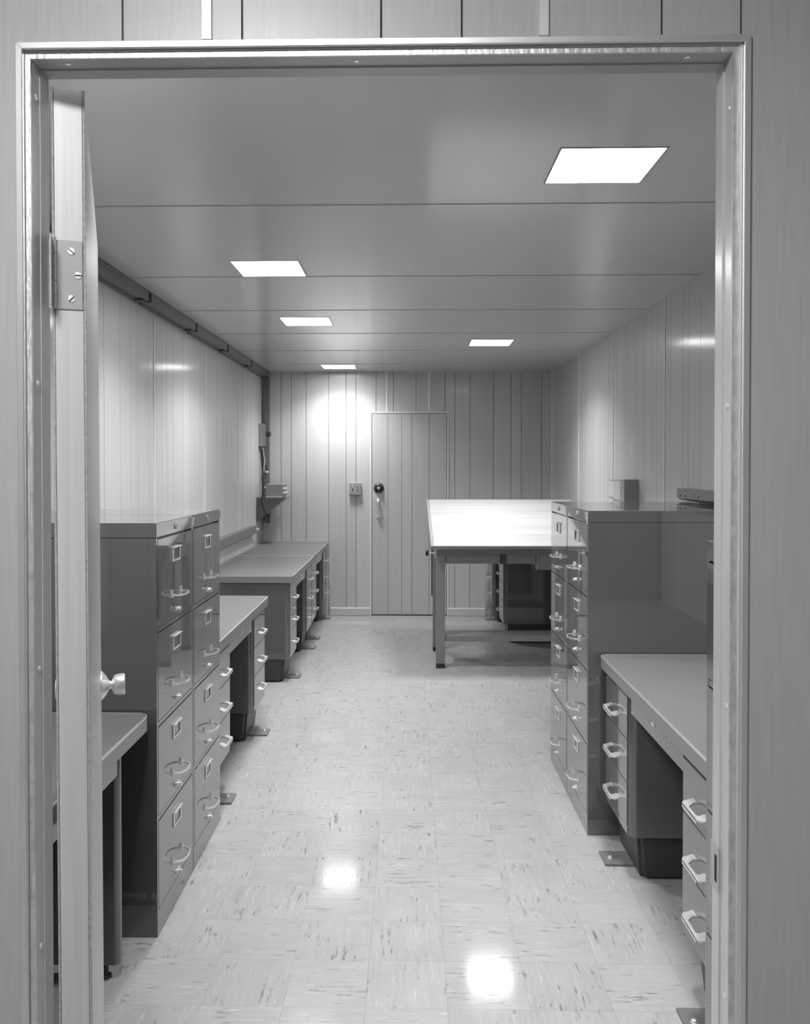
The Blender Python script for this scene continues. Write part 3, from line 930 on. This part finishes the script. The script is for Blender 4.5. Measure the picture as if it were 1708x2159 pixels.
# light switch box on the far wall
sw = thing('light_switch', 'square two-gang light switch box left of far door', 'light switch', (xb(749.5), BACK, 1.5 - (1043 - 983) * BACK / F_PX))
ob('switch_box', box(-.059, .059, -.040, -.0005, 0, .118, .002), 'box_paint', sw)
ob('switch_plate', box(-.059, .059, -.0425, -.0402, .001, .117, .001), 'box_paint', sw)
for xx, up in ((-.024, 1), (.022, 0)):
    ob('toggle', box(xx - .0045, xx + .0045, -.056, -.0424, .062 if up else .054, .070 if up else .062, .001), 'plate_light', sw)
    ob('toggle_slot', box(xx - .0065, xx + .0065, -.0431, -.0426, .047, .073), 'dark_gap', sw)
    for zz in (.028, .094):
        bm = bmesh.new(); lathe(bm, [(0, .004), (.0015, .003)], 10, 'y', -1); ob('screw', bm, 'chrome', sw, (xx, -.0425, zz))

# terminal box high in the left corner
tbx = thing('terminal_box', 'narrow grey electrical box high on left wall by corner', 'electrical box', (LW, 8.53, 1.695))
ob('box_body', box(.0005, .044, -.10, .055, 0, .225, .002), 'box_paint', tbx)
ob('box_cover', box(.0442, .049, -.098, .053, .002, .223, .001), 'raceway_grey', tbx)
ob('gland', box(.006, .034, -.09, -.03, -.030, -.0005, .002), 'raceway_paint', tbx)
# shelf bracket with device
sh = thing('wall_shelf', 'wedge-shaped grey bracket shelf in the far left corner', 'shelf', (LW, 8.30, 0))
bm = bmesh.new(); prism(bm, [(.0005, .955), (.278, 1.184), (.278, 1.186), (.0005, 1.186)], 0.0, .265, 'y'); ob('bracket', bm, 'desk_paint', sh)
ob('shelf_top', box(.0005, .290, -.006, .272, 1.1862, 1.198, .001), 'raceway_grey', sh)
dv = thing('control_unit', 'small grey control unit with connectors on bracket shelf', 'control unit', (LW + .09, 8.30, 1.1982))
ob('case', box(0, .160, .004, .262, .0005, .128, .002), 'box_paint', dv)
ob('base_lip', box(-.001, .162, -.001, .0038, .0005, .012), 'plate_light', dv)
ob('connector_panel', box(.1605, .164, .010, .256, .010, .122), 'raceway_paint', dv)
for yy, zz in ((.07, .080), (.07, .040), (.19, .080), (.19, .040)):
    bm = bmesh.new(); lathe(bm, [(0, .014), (.012, .014), (.013, .011), (.026, .011), (.028, .008)], 14, 'x', 1)
    ob('connector', bm, 'chrome', dv, (.164, yy, zz), smooth=True)
# loose cables
def cable(label, pts, r, mat, plug=None):
    t_ = thing('cable', label, 'cable', pts[0], 0, 'cables in the far left corner')
    p0 = Vector(pts[0])
    bm = bmesh.new(); tube(bm, [q - p0 for q in smooth_path(pts, 6)], r, 8); ob('cord', bm, mat, t_, smooth=True)
    if plug is not None:
        a, b = Vector(plug[0]) - p0, Vector(plug[1]) - p0
        bm = bmesh.new(); tube(bm, [a, a.lerp(b, .3), a.lerp(b, .32), b], [.012, .012, .016, .016], 12); ob('plug', bm, 'chrome', t_, smooth=True)
    return t_
cable('black power cord looping from control unit down to raceway plug',
      [(LW + .092, 8.288, 1.222), (LW + .070, 8.282, 1.222), (LW + .052, 8.280, 1.19), (LW + .055, 8.280, 1.13), (LW + .085, 8.28, 1.05), (LW + .098, 8.27, .985),
       (LW + .092, 8.24, .935), (LW + .075, 8.18, .912), (LW + .055, 8.11, .905)], .0055, 'cable', ((LW + .052, 8.10, .905), (LW + .030, 8.03, .905)))
cable('dark cable hanging from terminal box down behind the control unit',
      [(LW + .020, 8.46, 1.672), (LW + .024, 8.46, 1.60), (LW + .026, 8.47, 1.52), (LW + .034, 8.48, 1.44), (LW + .028, 8.47, 1.37), (LW + .045, 8.47, 1.29), (LW + .088, 8.45, 1.24)], .0075, 'cable')
cable('pale cable twisted beside the dark one below terminal box',
      [(LW + .030, 8.515, 1.69), (LW + .034, 8.515, 1.62), (LW + .045, 8.515, 1.55), (LW + .034, 8.510, 1.46), (LW + .016, 8.510, 1.38), (LW + .030, 8.515, 1.31), (LW + .084, 8.52, 1.26)], .006, 'cable_light')
cable('short dark cable from terminal box to vertical duct fitting',
      [(LW + .036, 8.54, 1.69), (LW + .032, 8.54, 1.61), (LW + .040, 8.55, 1.54), (LW + .058, 8.56, 1.47), (LW + .058, 8.560, 1.447)], .0065, 'cable',
      ((LW + .058, 8.556, 1.452), (LW + .058, 8.584, 1.437)))
